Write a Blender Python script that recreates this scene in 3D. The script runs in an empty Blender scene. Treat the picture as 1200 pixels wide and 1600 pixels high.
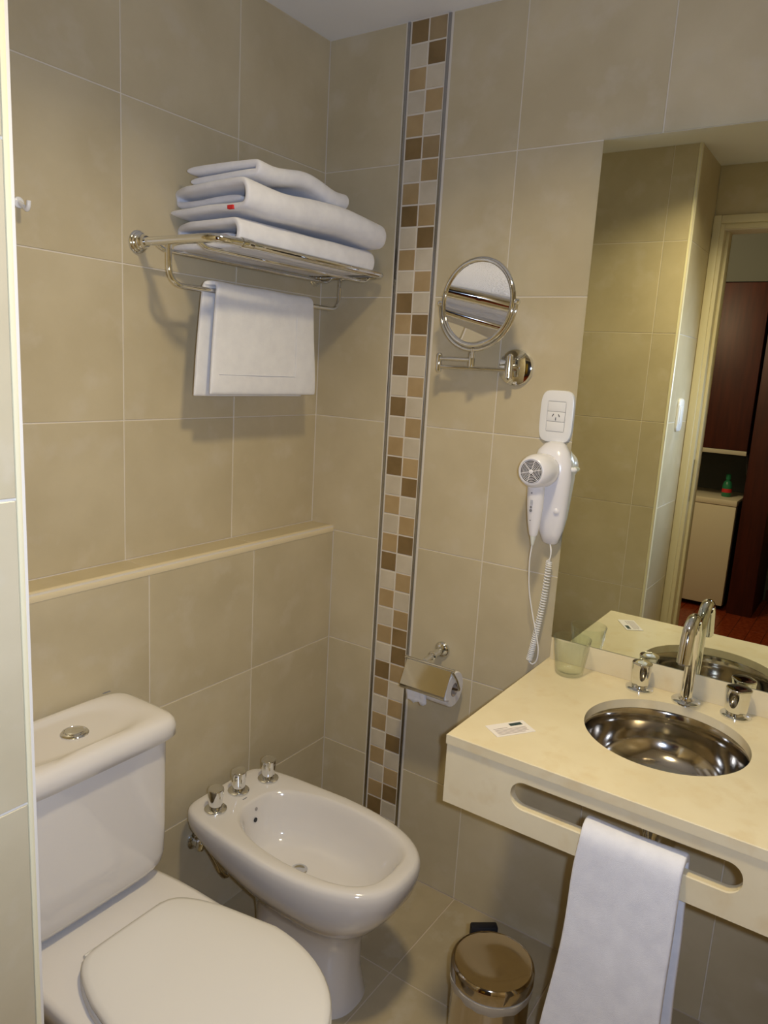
import bpy, bmesh, math, random
from mathutils import Vector, Matrix, noise
PI = math.pi
random.seed(7)
sc = bpy.context.scene
COL = sc.collection

# ------------------------------------------------------------------ camera
CAM = Vector((-1.7231, -1.4075, 1.4908))
FW = Vector((0.81731, 0.54342, -0.19158)).normalized()
yaw = math.atan2(FW.y, FW.x); roll = 0.0583
RT = Vector((math.sin(yaw), -math.cos(yaw), 0)); UP = RT.cross(FW)
R2 = RT * math.cos(roll) + UP * math.sin(roll)
U2 = -RT * math.sin(roll) + UP * math.cos(roll)
cd = bpy.data.cameras.new('camera'); cam = bpy.data.objects.new('camera', cd); COL.objects.link(cam)
M4 = Matrix((R2, U2, -FW)).transposed().to_4x4(); M4.translation = CAM
cam.matrix_world = M4
cd.sensor_fit = 'VERTICAL'; cd.sensor_height = 36.0; cd.sensor_width = 27.0
cd.lens = 1161.83 / 1600 * 36.0
cd.clip_start = 0.01; cd.clip_end = 30
sc.camera = cam

# ------------------------------------------------------------------ world, lights, exposure
w = bpy.data.worlds.new('world'); sc.world = w; w.use_nodes = True
w.node_tree.nodes['Background'].inputs[0].default_value = (0.6, 0.7, 1.0, 1)
w.node_tree.nodes['Background'].inputs[1].default_value = 0.02
sc.view_settings.view_transform = 'Standard'; sc.view_settings.look = 'None'
sc.view_settings.gamma = 1; sc.view_settings.use_curve_mapping = False
sc.view_settings.exposure = 0.05
WARM = (1.0, 0.83, 0.50); COOL = (0.72, 0.89, 1.28)
def lamp(name, kind, loc, energy, color, **kw):
    d = bpy.data.lights.new(name, kind); d.energy = energy; d.color = color
    for k, v in kw.items(): setattr(d, k, v)
    o = bpy.data.objects.new(name, d); COL.objects.link(o); o.location = loc
    return o
LAMP_POS = (-0.90, -0.97, 2.338)
LAMP_W = 9.0; FLASH_W = 32
lamp('ceiling_lamp_light', 'AREA', LAMP_POS, LAMP_W, WARM, shape='DISK', size=0.15, spread=math.radians(140))
fl = lamp('camera_flash_light', 'SPOT', CAM + R2 * 0.045 + U2 * 0.01, FLASH_W, COOL, spot_size=math.radians(120), spot_blend=0.7, shadow_soft_size=0.012)
fl.rotation_euler = M4.to_euler()
lamp('hall_lamp_light', 'POINT', (-2.45, -0.15, 2.15), 36, (1.0, 0.78, 0.5), shadow_soft_size=0.08)

# ------------------------------------------------------------------ materials
MATS = {}
def mat(name, col, rough=0.5, metal=0.0, spec=0.5, coat=0.0, trans=0.0, ior=1.45, emit=None, sss=0.0):
    if name in MATS: return MATS[name]
    m = bpy.data.materials.new(name); m.use_nodes = True
    b = m.node_tree.nodes['Principled BSDF']
    b.inputs['Base Color'].default_value = (*col, 1); b.inputs['Roughness'].default_value = rough
    b.inputs['Metallic'].default_value = metal; b.inputs['Specular IOR Level'].default_value = spec
    b.inputs['Coat Weight'].default_value = coat; b.inputs['Coat Roughness'].default_value = 0.04
    b.inputs['Transmission Weight'].default_value = trans; b.inputs['IOR'].default_value = ior
    if sss: b.inputs['Subsurface Weight'].default_value = sss; b.inputs['Subsurface Radius'].default_value = (.01, .01, .01)
    if emit: b.inputs['Emission Color'].default_value = (*emit[0], 1); b.inputs['Emission Strength'].default_value = emit[1]
    MATS[name] = m; return m
def nodes(m): return m.node_tree.nodes, m.node_tree.links, m.node_tree.nodes['Principled BSDF']
def clouds(m, c1, c2, scale=5, detail=5, rand=0.0, bump=0.0, bscale=60, dist=0.001, speck=0.0, c3=None):
    n, l, b = nodes(m)
    tc = n.new('ShaderNodeTexCoord'); oi = n.new('ShaderNodeObjectInfo')
    mul = n.new('ShaderNodeVectorMath'); mul.operation = 'SCALE'; mul.inputs[0].default_value = (37, 91, 53)
    l.new(oi.outputs['Random'], mul.inputs['Scale'])
    add = n.new('ShaderNodeVectorMath'); l.new(tc.outputs['Object'], add.inputs[0]); l.new(mul.outputs[0], add.inputs[1])
    nz = n.new('ShaderNodeTexNoise'); nz.inputs['Scale'].default_value = scale; nz.inputs['Detail'].default_value = detail
    nz.inputs['Roughness'].default_value = 0.55; l.new(add.outputs[0], nz.inputs['Vector'])
    r = n.new('ShaderNodeValToRGB'); r.color_ramp.elements[0].color = (*c1, 1); r.color_ramp.elements[1].color = (*c2, 1)
    r.color_ramp.elements[0].position = 0.32; r.color_ramp.elements[1].position = 0.68
    l.new(nz.outputs['Fac'], r.inputs[0]); out = r.outputs[0]
    if c3:
        n2 = n.new('ShaderNodeTexNoise'); n2.inputs['Scale'].default_value = scale * 2.7; n2.inputs['Detail'].default_value = 6
        l.new(add.outputs[0], n2.inputs['Vector'])
        mr = n.new('ShaderNodeMapRange'); mr.inputs[1].default_value = 0.55; mr.inputs[2].default_value = 0.8
        l.new(n2.outputs['Fac'], mr.inputs[0])
        mx = n.new('ShaderNodeMixRGB'); l.new(mr.outputs[0], mx.inputs[0]); l.new(out, mx.inputs[1]); mx.inputs[2].default_value = (*c3, 1)
        out = mx.outputs[0]
    if rand:
        hs = n.new('ShaderNodeHueSaturation'); mr = n.new('ShaderNodeMapRange')
        mr.inputs[3].default_value = 1 - rand; mr.inputs[4].default_value = 1 + rand
        l.new(oi.outputs['Random'], mr.inputs[0]); l.new(mr.outputs[0], hs.inputs['Value']); l.new(out, hs.inputs['Color']); out = hs.outputs[0]
    l.new(out, b.inputs['Base Color'])
    if bump:
        n3 = n.new('ShaderNodeTexNoise'); n3.inputs['Scale'].default_value = bscale; n3.inputs['Detail'].default_value = 4
        l.new(add.outputs[0], n3.inputs['Vector'])
        bp = n.new('ShaderNodeBump'); bp.inputs['Strength'].default_value = bump; bp.inputs['Distance'].default_value = dist
        l.new(n3.outputs['Fac'], bp.inputs['Height']); l.new(bp.outputs[0], b.inputs['Normal'])
    return m
TILE = clouds(mat('beige_tile', (.5, .4, .3), 0.34, spec=0.5), (.52, .435, .27), (.61, .52, .34), 4.5, 6, rand=0.03, bump=0.05, bscale=14, dist=0.004, c3=(.62, .54, .39))
FTILE = clouds(mat('floor_tile', (.5, .4, .3), 0.28, spec=0.5), (.38, .31, .19), (.46, .38, .24), 6, 6, rand=0.04, bump=0.04, bscale=20, dist=0.003, c3=(.50, .44, .33))
GROUT = mat('cream_grout', (.74, .67, .55), 0.85)
FGROUT = mat('floor_grout', (.60, .50, .38), 0.9)
TRIM = mat('cream_edge_trim', (.80, .74, .50), 0.35)
LTRIM = mat('ledge_trim', (.70, .59, .38), 0.3)
PAINT = clouds(mat('ceiling_paint', (.8, .8, .8), 0.9), (.86, .86, .86), (.89, .89, .89), 3)
CHROME = mat('chrome', (.78, .79, .80), 0.05, 1.0)
BRUSH = clouds(mat('steel', (.5, .46, .4), 0.11, 1.0), (.46, .42, .36), (.54, .50, .44), 8)
STRIP = mat('metal_strip', (.42, .42, .43), 0.25, 1.0)
GOLD = mat('warm_steel', (.52, .45, .36), 0.08, 1.0)
CERAM = mat('white_ceramic', (.74, .70, .65), 0.10, spec=0.5, coat=0.6)
SEATM = mat('seat_plastic', (.74, .71, .655), 0.22, spec=0.5)
PLAST = mat('white_plastic', (.86, .85, .83), 0.25, spec=0.5)
PLASTB = mat('dryer_plastic', (.84, .82, .84), 0.2, spec=0.5, coat=0.2)
DARK = mat('black_plastic', (.015, .015, .018), 0.4)
GREY = mat('grey_print', (.22, .22, .24), 0.5)
MIRROR = mat('mirror_silver', (.80, .84, .76), 0.0, 1.0)
MIRRORC = mat('mirror_clear', (.93, .93, .93), 0.0, 1.0)
MEDGE = mat('mirror_edge', (.30, .40, .36), 0.2)
GLASS = mat('clear_glass', (.93, .98, .95), 0.02, trans=1.0, ior=1.47)
def thin_glass(m, tint):
    n, l, b = nodes(m); out = n['Material Output']
    t = n.new('ShaderNodeBsdfTransparent'); t.inputs[0].default_value = (*tint, 1)
    g = n.new('ShaderNodeBsdfGlossy'); g.inputs['Roughness'].default_value = 0.02
    f0 = n.new('ShaderNodeLayerWeight'); f0.inputs[0].default_value = .5
    pw = n.new('ShaderNodeMath'); pw.operation = 'POWER'; pw.inputs[1].default_value = 3.5; l.new(f0.outputs['Facing'], pw.inputs[0])
    f = n.new('ShaderNodeMath'); f.operation = 'MULTIPLY_ADD'; f.inputs[1].default_value = .9; f.inputs[2].default_value = .05; l.new(pw.outputs[0], f.inputs[0]); mx = n.new('ShaderNodeMixShader')
    l.new(f.outputs[0], mx.inputs[0]); l.new(t.outputs[0], mx.inputs[1]); l.new(g.outputs[0], mx.inputs[2]); l.new(mx.outputs[0], out.inputs[0])
    n.remove(b)
thin_glass(GLASS, (.965, .985, .965))
STONE = clouds(mat('cream_stone', (.8, .7, .5), 0.16, spec=0.5), (.76, .65, .42), (.82, .72, .49), 7, 8, c3=(.73, .59, .35), bump=0.02, bscale=150)
def terry(name, a, b, sc_=420, st=0.9):
    m = clouds(mat(name, a, 0.95, spec=0.1), a, b, 30, 4, bump=st, bscale=sc_, dist=0.003)
    nodes(m)[2].inputs['Sheen Weight'].default_value = 0.25
    return m
TOWEL = terry('terry_towel', (.80, .79, .81), (.88, .87, .88), 1500, .4)
TOWELF = terry('flat_towel', (.80, .79, .79), (.86, .85, .84), 800, 0.35)
CARDM = mat('card_paper', (.86, .80, .74), 0.5)
CGREEN = mat('card_green', (.02, .05, .05), 0.5)
CTEXT = mat('card_text', (.45, .38, .36), 0.6)
PAPER = mat('toilet_paper', (.86, .84, .83), 0.95)
CARDB = mat('cardboard', (.45, .36, .27), 0.9)
RED = mat('red_label', (.65, .03, .03), 0.6)
FRAMEP = mat('frame_paint', (.78, .70, .48), 0.4)
def wood(name, a, b, rough=0.5):
    m = mat(name, a, rough)
    n, l, bs = nodes(m)
    tc = n.new('ShaderNodeTexCoord'); mp = n.new('ShaderNodeMapping'); mp.inputs['Scale'].default_value = (14, 14, 1.2)
    nz = n.new('ShaderNodeTexNoise'); nz.inputs['Scale'].default_value = 3; nz.inputs['Detail'].default_value = 8
    l.new(tc.outputs['Object'], mp.inputs[0]); l.new(mp.outputs[0], nz.inputs['Vector'])
    r = n.new('ShaderNodeValToRGB'); r.color_ramp.elements[0].color = (*a, 1); r.color_ramp.elements[1].color = (*b, 1)
    r.color_ramp.elements[0].position = .35; r.color_ramp.elements[1].position = .65
    l.new(nz.outputs['Fac'], r.inputs[0]); l.new(r.outputs[0], bs.inputs['Base Color']); return m
CHERRY = wood('cherry_wood', (.045, .008, .004), (.075, .014, .006))
WOODF = wood('red_floor_wood', (.22, .035, .010), (.34, .06, .018), 0.25)
FRIDGE = mat('fridge_enamel', (.84, .75, .55), 0.35)
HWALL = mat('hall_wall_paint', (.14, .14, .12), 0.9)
GREENP = mat('green_plastic', (.03, .22, .10), 0.3)
YELLOW = mat('yellow_fabric', (.75, .55, .08), 0.8)

# ------------------------------------------------------------------ mesh helpers
def shade(me, ang=40):
    for p in me.polygons: p.use_smooth = True
    try: me.set_sharp_from_angle(angle=math.radians(ang))
    except Exception: pass
def obj(name, bm, m, parent=None, smooth=True, ang=40, norm=True):
    if norm: bmesh.ops.recalc_face_normals(bm, faces=bm.faces[:])
    me = bpy.data.meshes.new(name); bm.to_mesh(me); bm.free()
    if smooth: shade(me, ang)
    me.materials.append(m)
    o = bpy.data.objects.new(name, me); COL.objects.link(o)
    if parent: 
        o.parent = parent
        o.matrix_parent_inverse = parent.matrix_basis.inverted()
    return o
def thing(name, label, cat, loc=(0, 0, 0), group=None, rot=(0, 0, 0)):
    o = bpy.data.objects.new(name, None); o.empty_display_size = .05
    o.location = loc; o.rotation_euler = rot; COL.objects.link(o)
    return tag(o, label, cat, group)
def tag(o, label, cat, group=None):
    o['label'] = label; o['category'] = cat
    if group: o['group'] = group
    return o
def struct(o, label=None, cat=None):
    o['kind'] = 'structure'
    if label: o['label'] = label
    if cat: o['category'] = cat
    return o
def B(): return bmesh.new()
def box(bm, x0, x1, y0, y1, z0, z1, bev=0.0, seg=2):
    vs = [bm.verts.new((x, y, z)) for x in (x0, x1) for y in (y0, y1) for z in (z0, z1)]
    f = [(0, 1, 3, 2), (4, 6, 7, 5), (0, 4, 5, 1), (2, 3, 7, 6), (0, 2, 6, 4), (1, 5, 7, 3)]
    fs = [bm.faces.new([vs[i] for i in q]) for q in f]
    if bev:
        es = list({e for q in fs for e in q.edges})
        bmesh.ops.bevel(bm, geom=es, offset=bev, segments=seg, affect='EDGES', profile=0.5)
    return bm
def boxo(name, dims, m, parent=None, bev=0.0, seg=2): return obj(name, box(B(), *dims, bev, seg), m, parent)
def loft(bm, rings, cap0=True, cap1=True, closed=True):
    R = [[bm.verts.new(p) for p in r] for r in rings]
    n = len(R[0])
    for a, b in zip(R, R[1:]):
        for i in range(n if closed else n - 1):
            j = (i + 1) % n
            bm.faces.new((a[i], a[j], b[j], b[i]))
    if cap0: bm.faces.new(R[0][::-1])
    if cap1: bm.faces.new(R[-1])
    return R
def frame(d):
    d = d.normalized(); a = Vector((0, 0, 1)) if abs(d.z) < .9 else Vector((1, 0, 0))
    u = d.cross(a).normalized(); return u, d.cross(u).normalized()
def lathe(bm, prof, c, axis=(0, 0, 1), n=32, cap0=True, cap1=True):
    """prof = [(radius, height along axis)]"""
    c = Vector(c); ax = Vector(axis).normalized(); u, v = frame(ax)
    return loft(bm, [[c + ax * h + (u * math.cos(2 * PI * i / n) + v * math.sin(2 * PI * i / n)) * r for i in range(n)] for r, h in prof], cap0, cap1)
def tube(bm, pts, r, n=12, closed=False, caps=True):
    P = [Vector(p) for p in pts]; N = len(P); rr = r if hasattr(r, '__len__') else [r] * N
    T = []
    for i in range(N):
        a = P[i - 1] if (i > 0 or closed) else P[i]; b = P[(i + 1) % N] if (i < N - 1 or closed) else P[i]
        T.append((b - a).normalized())
    u, v = frame(T[0]); rings = []
    for i in range(N):
        t = T[i]; u = (u - t * u.dot(t)).normalized(); v = t.cross(u)
        rings.append([P[i] + (u * math.cos(2 * PI * k / n) + v * math.sin(2 * PI * k / n)) * rr[i] for k in range(n)])
    if closed:
        R = [[bm.verts.new(p) for p in q] for q in rings]
        for i in range(N):
            a = R[i]; b = R[(i + 1) % N]
            for k in range(n):
                j = (k + 1) % n; bm.faces.new((a[k], a[j], b[j], b[k]))
    else: loft(bm, rings, caps, caps)
    return bm
def rounded(pts, r, seg=6):
    """polyline with rounded corners"""
    P = [Vector(p) for p in pts]; out = [P[0]]
    for i in range(1, len(P) - 1):
        a = (P[i - 1] - P[i]); b = (P[i + 1] - P[i]); k = min(r, a.length * .49, b.length * .49)
        p0 = P[i] + a.normalized() * k; p1 = P[i] + b.normalized() * k
        for s in range(seg + 1):
            t = s / seg; out.append(p0 * (1 - t) ** 2 + P[i] * 2 * t * (1 - t) + p1 * t * t)
    out.append(P[-1]); return out
def smoothline(pts, sub=6):
    P = [Vector(p) for p in pts]; out = []
    for i in range(len(P) - 1):
        p0 = P[max(i - 1, 0)]; p1 = P[i]; p2 = P[i + 1]; p3 = P[min(i + 2, len(P) - 1)]
        for s in range(sub):
            t = s / sub
            out.append(0.5 * ((2 * p1) + (p2 - p0) * t + (2 * p0 - 5 * p1 + 4 * p2 - p3) * t * t + (3 * p1 - p0 - 3 * p2 + p3) * t ** 3))
    out.append(P[-1]); return out
def sring(cx, yb, yf, hw, z, n=2.6, tb=0.0, tf=0.0, N=56, nf=None):
    """superellipse plan outline: back yb (towards wall), front yf; tb/tf taper the width at back/front"""
    yc = (yb + yf) / 2; hl = (yb - yf) / 2; out = []
    for i in range(N):
        a = 2 * PI * i / N; c, s = math.cos(a), math.sin(a)
        e = 2 / (nf if (nf and s < 0) else n)
        y = math.copysign(abs(s) ** e, s); x = math.copysign(abs(c) ** e, c)
        k = 1 - tb * max(0, y) ** 1.5 - tf * max(0, -y) ** 1.5
        out.append(Vector((cx + hw * x * k, yc + hl * y, z)))
    return out

# ------------------------------------------------------------------ tiles
H = 0.335; GAP = 0.0026; CEIL = 7 * H
TCACHE = {}
def tile_mesh(w_, h_, th, key, m, ch=0.0009):
    k = (round(w_, 4), round(h_, 4), key, m.name)
    if k in TCACHE: return TCACHE[k]
    bm = B(); a, b = w_ / 2, h_ / 2
    def rect(a, b, z): return [Vector((-a, -b, z)), Vector((a, -b, z)), Vector((a, b, z)), Vector((-a, b, z))]
    loft(bm, [rect(a, b, -th), rect(a, b, -ch), rect(a - ch, b - ch, 0)], cap0=False)
    bmesh.ops.recalc_face_normals(bm, faces=bm.faces[:])
    me = bpy.data.meshes.new(key); bm.to_mesh(me); bm.free(); me.materials.append(m); TCACHE[k] = me; return me
def tile(parent, c, u, n, w_, h_, name='tile', m=None, th=0.006, gap=GAP, skew=True):
    if w_ - gap < 0.004 or h_ - gap < 0.004: return
    me = tile_mesh(w_ - gap, h_ - gap, th, name, m or TILE)
    u = Vector(u); n = Vector(n); v = n.cross(u)
    mw = Matrix((u, v, n)).transposed().to_4x4(); mw.translation = Vector(c)
    if skew: mw = mw @ Matrix.Rotation(random.uniform(-.0007, .0007), 4, 'X') @ Matrix.Rotation(random.uniform(-.0007, .0007), 4, 'Y')
    o = bpy.data.objects.new(name, me); COL.objects.link(o); o.parent = parent; o.matrix_parent_inverse = parent.matrix_basis.inverted(); o.matrix_basis = mw
    return o
def tiles_on(parent, org, u, n, us, zs, **kw):
    """org + u*s, z ; cells between successive us and zs"""
    org = Vector(org); u = Vector(u)
    for a, b in zip(us, us[1:]):
        for c, d in zip(zs, zs[1:]):
            p = org + u * ((a + b) / 2) + Vector((0, 0, (c + d) / 2))
            tile(parent, p, u, n, abs(b - a), abs(d - c), **kw)
def fl_range(a, b, step, first):
    s = [a]; x = first
    while x < b - 0.004:
        if x > a + 0.004: s.append(x)
        x += step
    s.append(b); return s
REC = 0.0013
D = 0.0846; LZ = 1.019; XL = -1.31; YP = -0.70; XD = -1.64; YR = -1.95
ROWS = [k * H for k in range(8)]

# back wall (behind toilet), upper field and the boxed-out lower part with its ledge
wb = struct(boxo('wall_back', (XL - .1, 0.1, REC, 0.12, 0, CEIL + .05), GROUT))
tiles_on(wb, (0, 0, 0), (-1, 0, 0), (0, -1, 0), fl_range(0, -XL, H, H), [LZ] + [r for r in ROWS if r > LZ + .01])
lb = boxo('ledge_block', (XL, 0, -D + REC, REC, 0, LZ - REC), GROUT, wb)
tiles_on(wb, (0, -D, 0), (-1, 0, 0), (0, -1, 0), fl_range(0, -XL, H, H), [0, H, 2 * H, LZ - 0.012])
for a, b in zip(fl_range(0, -XL, H, H), fl_range(0, -XL, H, H)[1:]):
    tile(wb, (-(a + b) / 2, -(D - .012) / 2, LZ), (1, 0, 0), (0, 0, 1), b - a, D - .012, name='ledge_tile')
bm = B()
prof = [(-D + .013, LZ - .006), (-D + .013, LZ + .0008)] + [(-D + .0125 - .0135 * math.sin(t * PI / 12), LZ - .0135 + .0143 * math.cos(t * PI / 12)) for t in range(7)] + [(-D - .001, LZ - .018), (-D + .004, LZ - .018)]
loft(bm, [[Vector((x, y, z)) for y, z in prof] for x in (XL, -.0005)])
obj('ledge_trim', bm, LTRIM, wb, ang=50)

# right wall (mirror wall) with mosaic column
wr = struct(boxo('wall_right', (REC, 0.12, YR, REC, 0, CEIL + .05), GROUT))
yl = [0, .2455]; yr_ = fl_range(.381, -YR, H, 1.73 * H)
tiles_on(wr, (0, 0, 0), (0, -1, 0), (-1, 0, 0), yl, ROWS[3:])
tiles_on(wr, (0, 0, 0), (0, -1, 0), (-1, 0, 0), [D, .2455], ROWS[:4])
tiles_on(wr, (0, 0, 0), (0, -1, 0), (-1, 0, 0), yr_, ROWS)
for y in (-.2535, -.3715):
    boxo('metal_strip', (-.0022, .003, y - .0042, y + .0042, 0, CEIL - .001), STRIP, wr, .0012)
MP = {'D': mat('mosaic_brown', (.235, .135, .050), .3), 'M': mat('mosaic_tan', (.36, .25, .125), .3), 'O': mat('mosaic_ochre', (.42, .29, .13), .3), 'L': mat('mosaic_light', (.60, .52, .385), .3)}
for k, c in dict(D=((.19, .120, .045), (.26, .168, .068)), M=((.32, .225, .11), (.40, .290, .15)), O=((.39, .265, .12), (.46, .325, .16)), L=((.56, .48, .345), (.64, .56, .42))).items():
    clouds(MP[k], c[0], c[1], 14, 4, rand=0.06)
PAT = 'DM LD OL LO OL DM LO OL DO LD OL LO DL OD LO DL LO DL LO OL DO LD OL LO OD DL LO OL LO OD LD DO OL LO OL LD OL LO OD DL OL LO OD'.split()
pt = 0.0548
for i, pr in enumerate(PAT):
    zc = CEIL - pt * (i + .5)
    if zc < .02: break
    for j, ch in enumerate(pr):
        tile(wr, (-.0002, -.2863 - .0527 * j, zc), (0, -1, 0), (-1, 0, 0), .0527, pt, name='mosaic_tile', m=MP[ch], gap=.0042)

# partition: alcove side wall and its return beside the door
wl = struct(boxo('wall_left', (XD - .1, XL - REC, YP + REC, 0.12, 0, CEIL + .05), GROUT))
tiles_on(wl, (XL, 0, 0), (0, -1, 0), (1, 0, 0), [0, .602 - H, .602, -YP - .011], ROWS)
tiles_on(wl, (0, YP, 0), (-1, 0, 0), (0, -1, 0), [-XL + .010, -XD + .002], ROWS)
bm = B(); r = .012
arc = [(XL - r + r * math.cos(t * PI / 12) + .0008, YP + r - r * math.sin(t * PI / 12) - .0008) for t in range(7)]
loft(bm, [[Vector((x, y, z)) for x, y in arc + [(XL - r, YP + r)]] for z in (0, CEIL)])
obj('edge_trim', bm, TRIM, wl, ang=60)

# door wall, front wall, floor, ceiling
wd = struct(boxo('wall_door', (XD - .1, XD - REC, YR, -1.50, 0, CEIL + .05), GROUT))
obj('lintel', box(B(), XD - .1, XD - REC, -1.50, YP, 2.10, CEIL + .05), GROUT, wd)
tiles_on(wd, (XD, 0, 0), (0, -1, 0), (1, 0, 0), [1.555, 1.75, -YR], ROWS)
tiles_on(wd, (XD, 0, 0), (0, -1, 0), (1, 0, 0), [.70, 1.035, 1.37, 1.555], [2.155, CEIL])
wf = struct(boxo('wall_front', (XD - .1, .12, YR - .12, YR - REC, 0, CEIL + .05), GROUT))
tiles_on(wf, (0, YR, 0), (-1, 0, 0), (0, 1, 0), fl_range(0, -XD, H, H), ROWS)
flo = struct(boxo('floor', (XD - .1, .12, YR - .12, .12, -.08, -REC), FGROUT))
ys = [.0] + [.583 - H, .583, .583 + H, .583 + 2 * H, .583 + 3 * H, .583 + 4 * H, -YR]
for a, b in zip(fl_range(0, -XD, H, H), fl_range(0, -XD, H, H)[1:]):
    for c, d in zip(ys, ys[1:]):
        if b <= 0 or d < D: continue
        if -a < XL - .01 and -(c + d) / 2 > YP: continue
        tile(flo, (-(a + b) / 2, -(c + d) / 2, 0), (1, 0, 0), (0, 0, 1), b - a, d - c, name='floor_tile', m=FTILE)
ce = struct(boxo('ceiling', (XD - .1, .12, YR - .12, .12, CEIL, CEIL + .1), PAINT))

# door frame
df = struct(thing('door_1', '', ''))
for k in ('label', 'category'): del df[k]
def casing(name, yo, yi, s):
    boxo(name, (XD - .012 * 0 - .001, XD + .014, min(yo, yi), max(yo, yi), 0, 2.155), FRAMEP, df, .003)
casing('door_casing', YP - .001, -.731, 1)
casing('door_casing', -1.519, -1.55, 1)
boxo('door_casing', (XD - .001, XD + .014, -1.519, -.731, 2.124, 2.155), FRAMEP, df, .003)
boxo('door_jamb', (XD - .1, XD + .004, -.746, YP - .002, 0, 2.124), FRAMEP, df, .002)
boxo('door_jamb', (XD - .1, XD + .004, -1.52, -1.504, 0, 2.124), FRAMEP, df, .002)
boxo('door_jamb', (XD - .1, XD + .004, -1.504, -.746, 2.104, 2.124), FRAMEP, df, .002)
boxo('door_stop', (XD - .1, XD - .04, -.758, -.746, 0, 2.104), FRAMEP, df, .002)
boxo('strike_plate', (XD - .036, XD - .014, -.7475, -.745, 1.0, 1.18), STRIP, df)

# ------------------------------------------------------------------ hall seen in the mirror
XH = -4.15
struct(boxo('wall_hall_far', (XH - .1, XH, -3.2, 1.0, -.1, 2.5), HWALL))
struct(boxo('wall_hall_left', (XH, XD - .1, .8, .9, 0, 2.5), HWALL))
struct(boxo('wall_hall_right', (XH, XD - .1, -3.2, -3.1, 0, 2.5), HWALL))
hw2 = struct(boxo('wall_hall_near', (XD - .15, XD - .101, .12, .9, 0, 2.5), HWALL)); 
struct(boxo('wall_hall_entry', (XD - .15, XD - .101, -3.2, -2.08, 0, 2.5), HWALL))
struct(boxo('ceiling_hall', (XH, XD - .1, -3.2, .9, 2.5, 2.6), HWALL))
hf = struct(boxo('floor_hall', (XH - .1, XD - .1, -3.2, .9, -.08, -.004), mat('floor_gap', (.03, .01, .005), .8)))
y = -1.6; 
while y < .3:
    for x0, x1 in ((XH, -3.05 + .3 * math.sin(y * 40)), (-3.05 + .3 * math.sin(y * 40), XD - .101)):
        boxo('floor_plank', (x0 + .001, x1 - .001, y + .001, y + .089, -.004, .0), WOODF, hf, .0008, 1)
    y += .09
boxo('floor_plank', (XH, XD - .101, -3.1, -1.6, -.004, -.0005), WOODF, hf)
boxo('hall_skirting', (XH, XH + .015, -3.1, -.86, 0, .08), CHERRY, hf)
hc = thing('wall_cabinet', 'dark cherry wall cabinet above the small refrigerator in the mirror reflection', 'cabinet', (-3.6, -.35, 1.06))
boxo('body', (-4.14, -3.622, -.672, .1, 1.062, 2.14), CHERRY, hc)
boxo('door', (-3.62, -3.6, -.672, -.285, 1.088, 2.14), CHERRY, hc, .002)
boxo('door', (-3.62, -3.6, -.281, .1, 1.088, 2.14), CHERRY, hc, .002)
boxo('bottom_rail', (-3.62, -3.598, -.672, .1, 1.058, 1.086), mat('cream_rail', (.6, .55, .42), .5), hc, .002)
tp = thing('wardrobe', 'tall dark cherry wardrobe right of the small refrigerator in the mirror reflection', 'wardrobe', (-3.7, -.76, 0))
boxo('body', (-4.14, -3.63, -.845, -.69, 0.0, 2.49), CHERRY, tp)
boxo('side_panel', (-3.63, -3.608, -.845, -.69, 0.0, 2.49), CHERRY, tp, .002)
boxo('soffit', (-4.14, -3.64, -.688, .1, 2.15, 2.49), HWALL, hw2)
fr = thing('mini_fridge', 'low cream mini refrigerator under the cherry wall cabinet in the mirror reflection', 'refrigerator', (-3.8, -.4, 0))
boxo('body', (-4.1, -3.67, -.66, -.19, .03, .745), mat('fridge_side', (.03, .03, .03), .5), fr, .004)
boxo('door', (-3.665, -3.615, -.658, -.19, .035, .715), FRIDGE, fr, .006)
boxo('top_panel', (-4.1, -3.612, -.66, -.19, .718, .757), FRIDGE, fr, .005)
for a, b in ((-4.05, -.62), (-4.05, -.24), (-3.7, -.62), (-3.7, -.24)):
    bm = B(); lathe(bm, [(.015, 0), (.015, .031)], (a, b, 0), n=12); obj('foot', bm, DARK, fr)
sb = thing('detergent_bottle', 'small green bottle standing on the mini refrigerator in the mirror reflection', 'bottle', (-3.78, -.56, .757))
bm = B(); lathe(bm, [(.026, 0), (.031, .006), (.031, .075), (.024, .10), (.012, .112), (.012, .12)], (-3.78, -.56, .757), n=20); obj('body', bm, GREENP, sb)
bm = B(); lathe(bm, [(.016, .118), (.016, .15), (.011, .155)], (-3.78, -.56, .757), n=16); obj('cap', bm, GREENP, sb)
bm = B(); lathe(bm, [(.0315, .03), (.0315, .055)], (-3.78, -.56, .757), n=20, cap0=False, cap1=False); obj('label_band', bm, RED, sb)['label'] = 'red paper label'
bm = B(); tube(bm, smoothline([(-4.13, -.60, 1.05), (-4.1, -.615, .98), (-4.06, -.63, .90), (-4.05, -.655, .80), (-4.08, -.668, .75)], 6), .005, 8)
tag(obj('power_cord', bm, mat('grey_cord', (.35, .35, .35), .5)), 'thin grey cord hanging behind the green bottle', 'cord')
cu = thing('curtain', 'yellow curtain at right end of the mirror reflection', 'curtain', (-4.1, -1.3, .4))
bm = B(); N = 60; pts = []
loft(bm, [[Vector((XH + .05 + .02 * math.sin(i * .9), -.86 - .012 * i, z)) for i in range(N)] for z in (.42, 1.3, 2.3)], False, False, closed=False)
o = obj('fabric', bm, YELLOW, cu); sm = o.modifiers.new('s', 'SOLIDIFY'); sm.thickness = .003
bm = B(); tube(bm, [(XH + .05, -.85, 2.32), (XH + .05, -1.6, 2.32)], .012, 12); obj('rod', bm, CHROME, cu)

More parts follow.
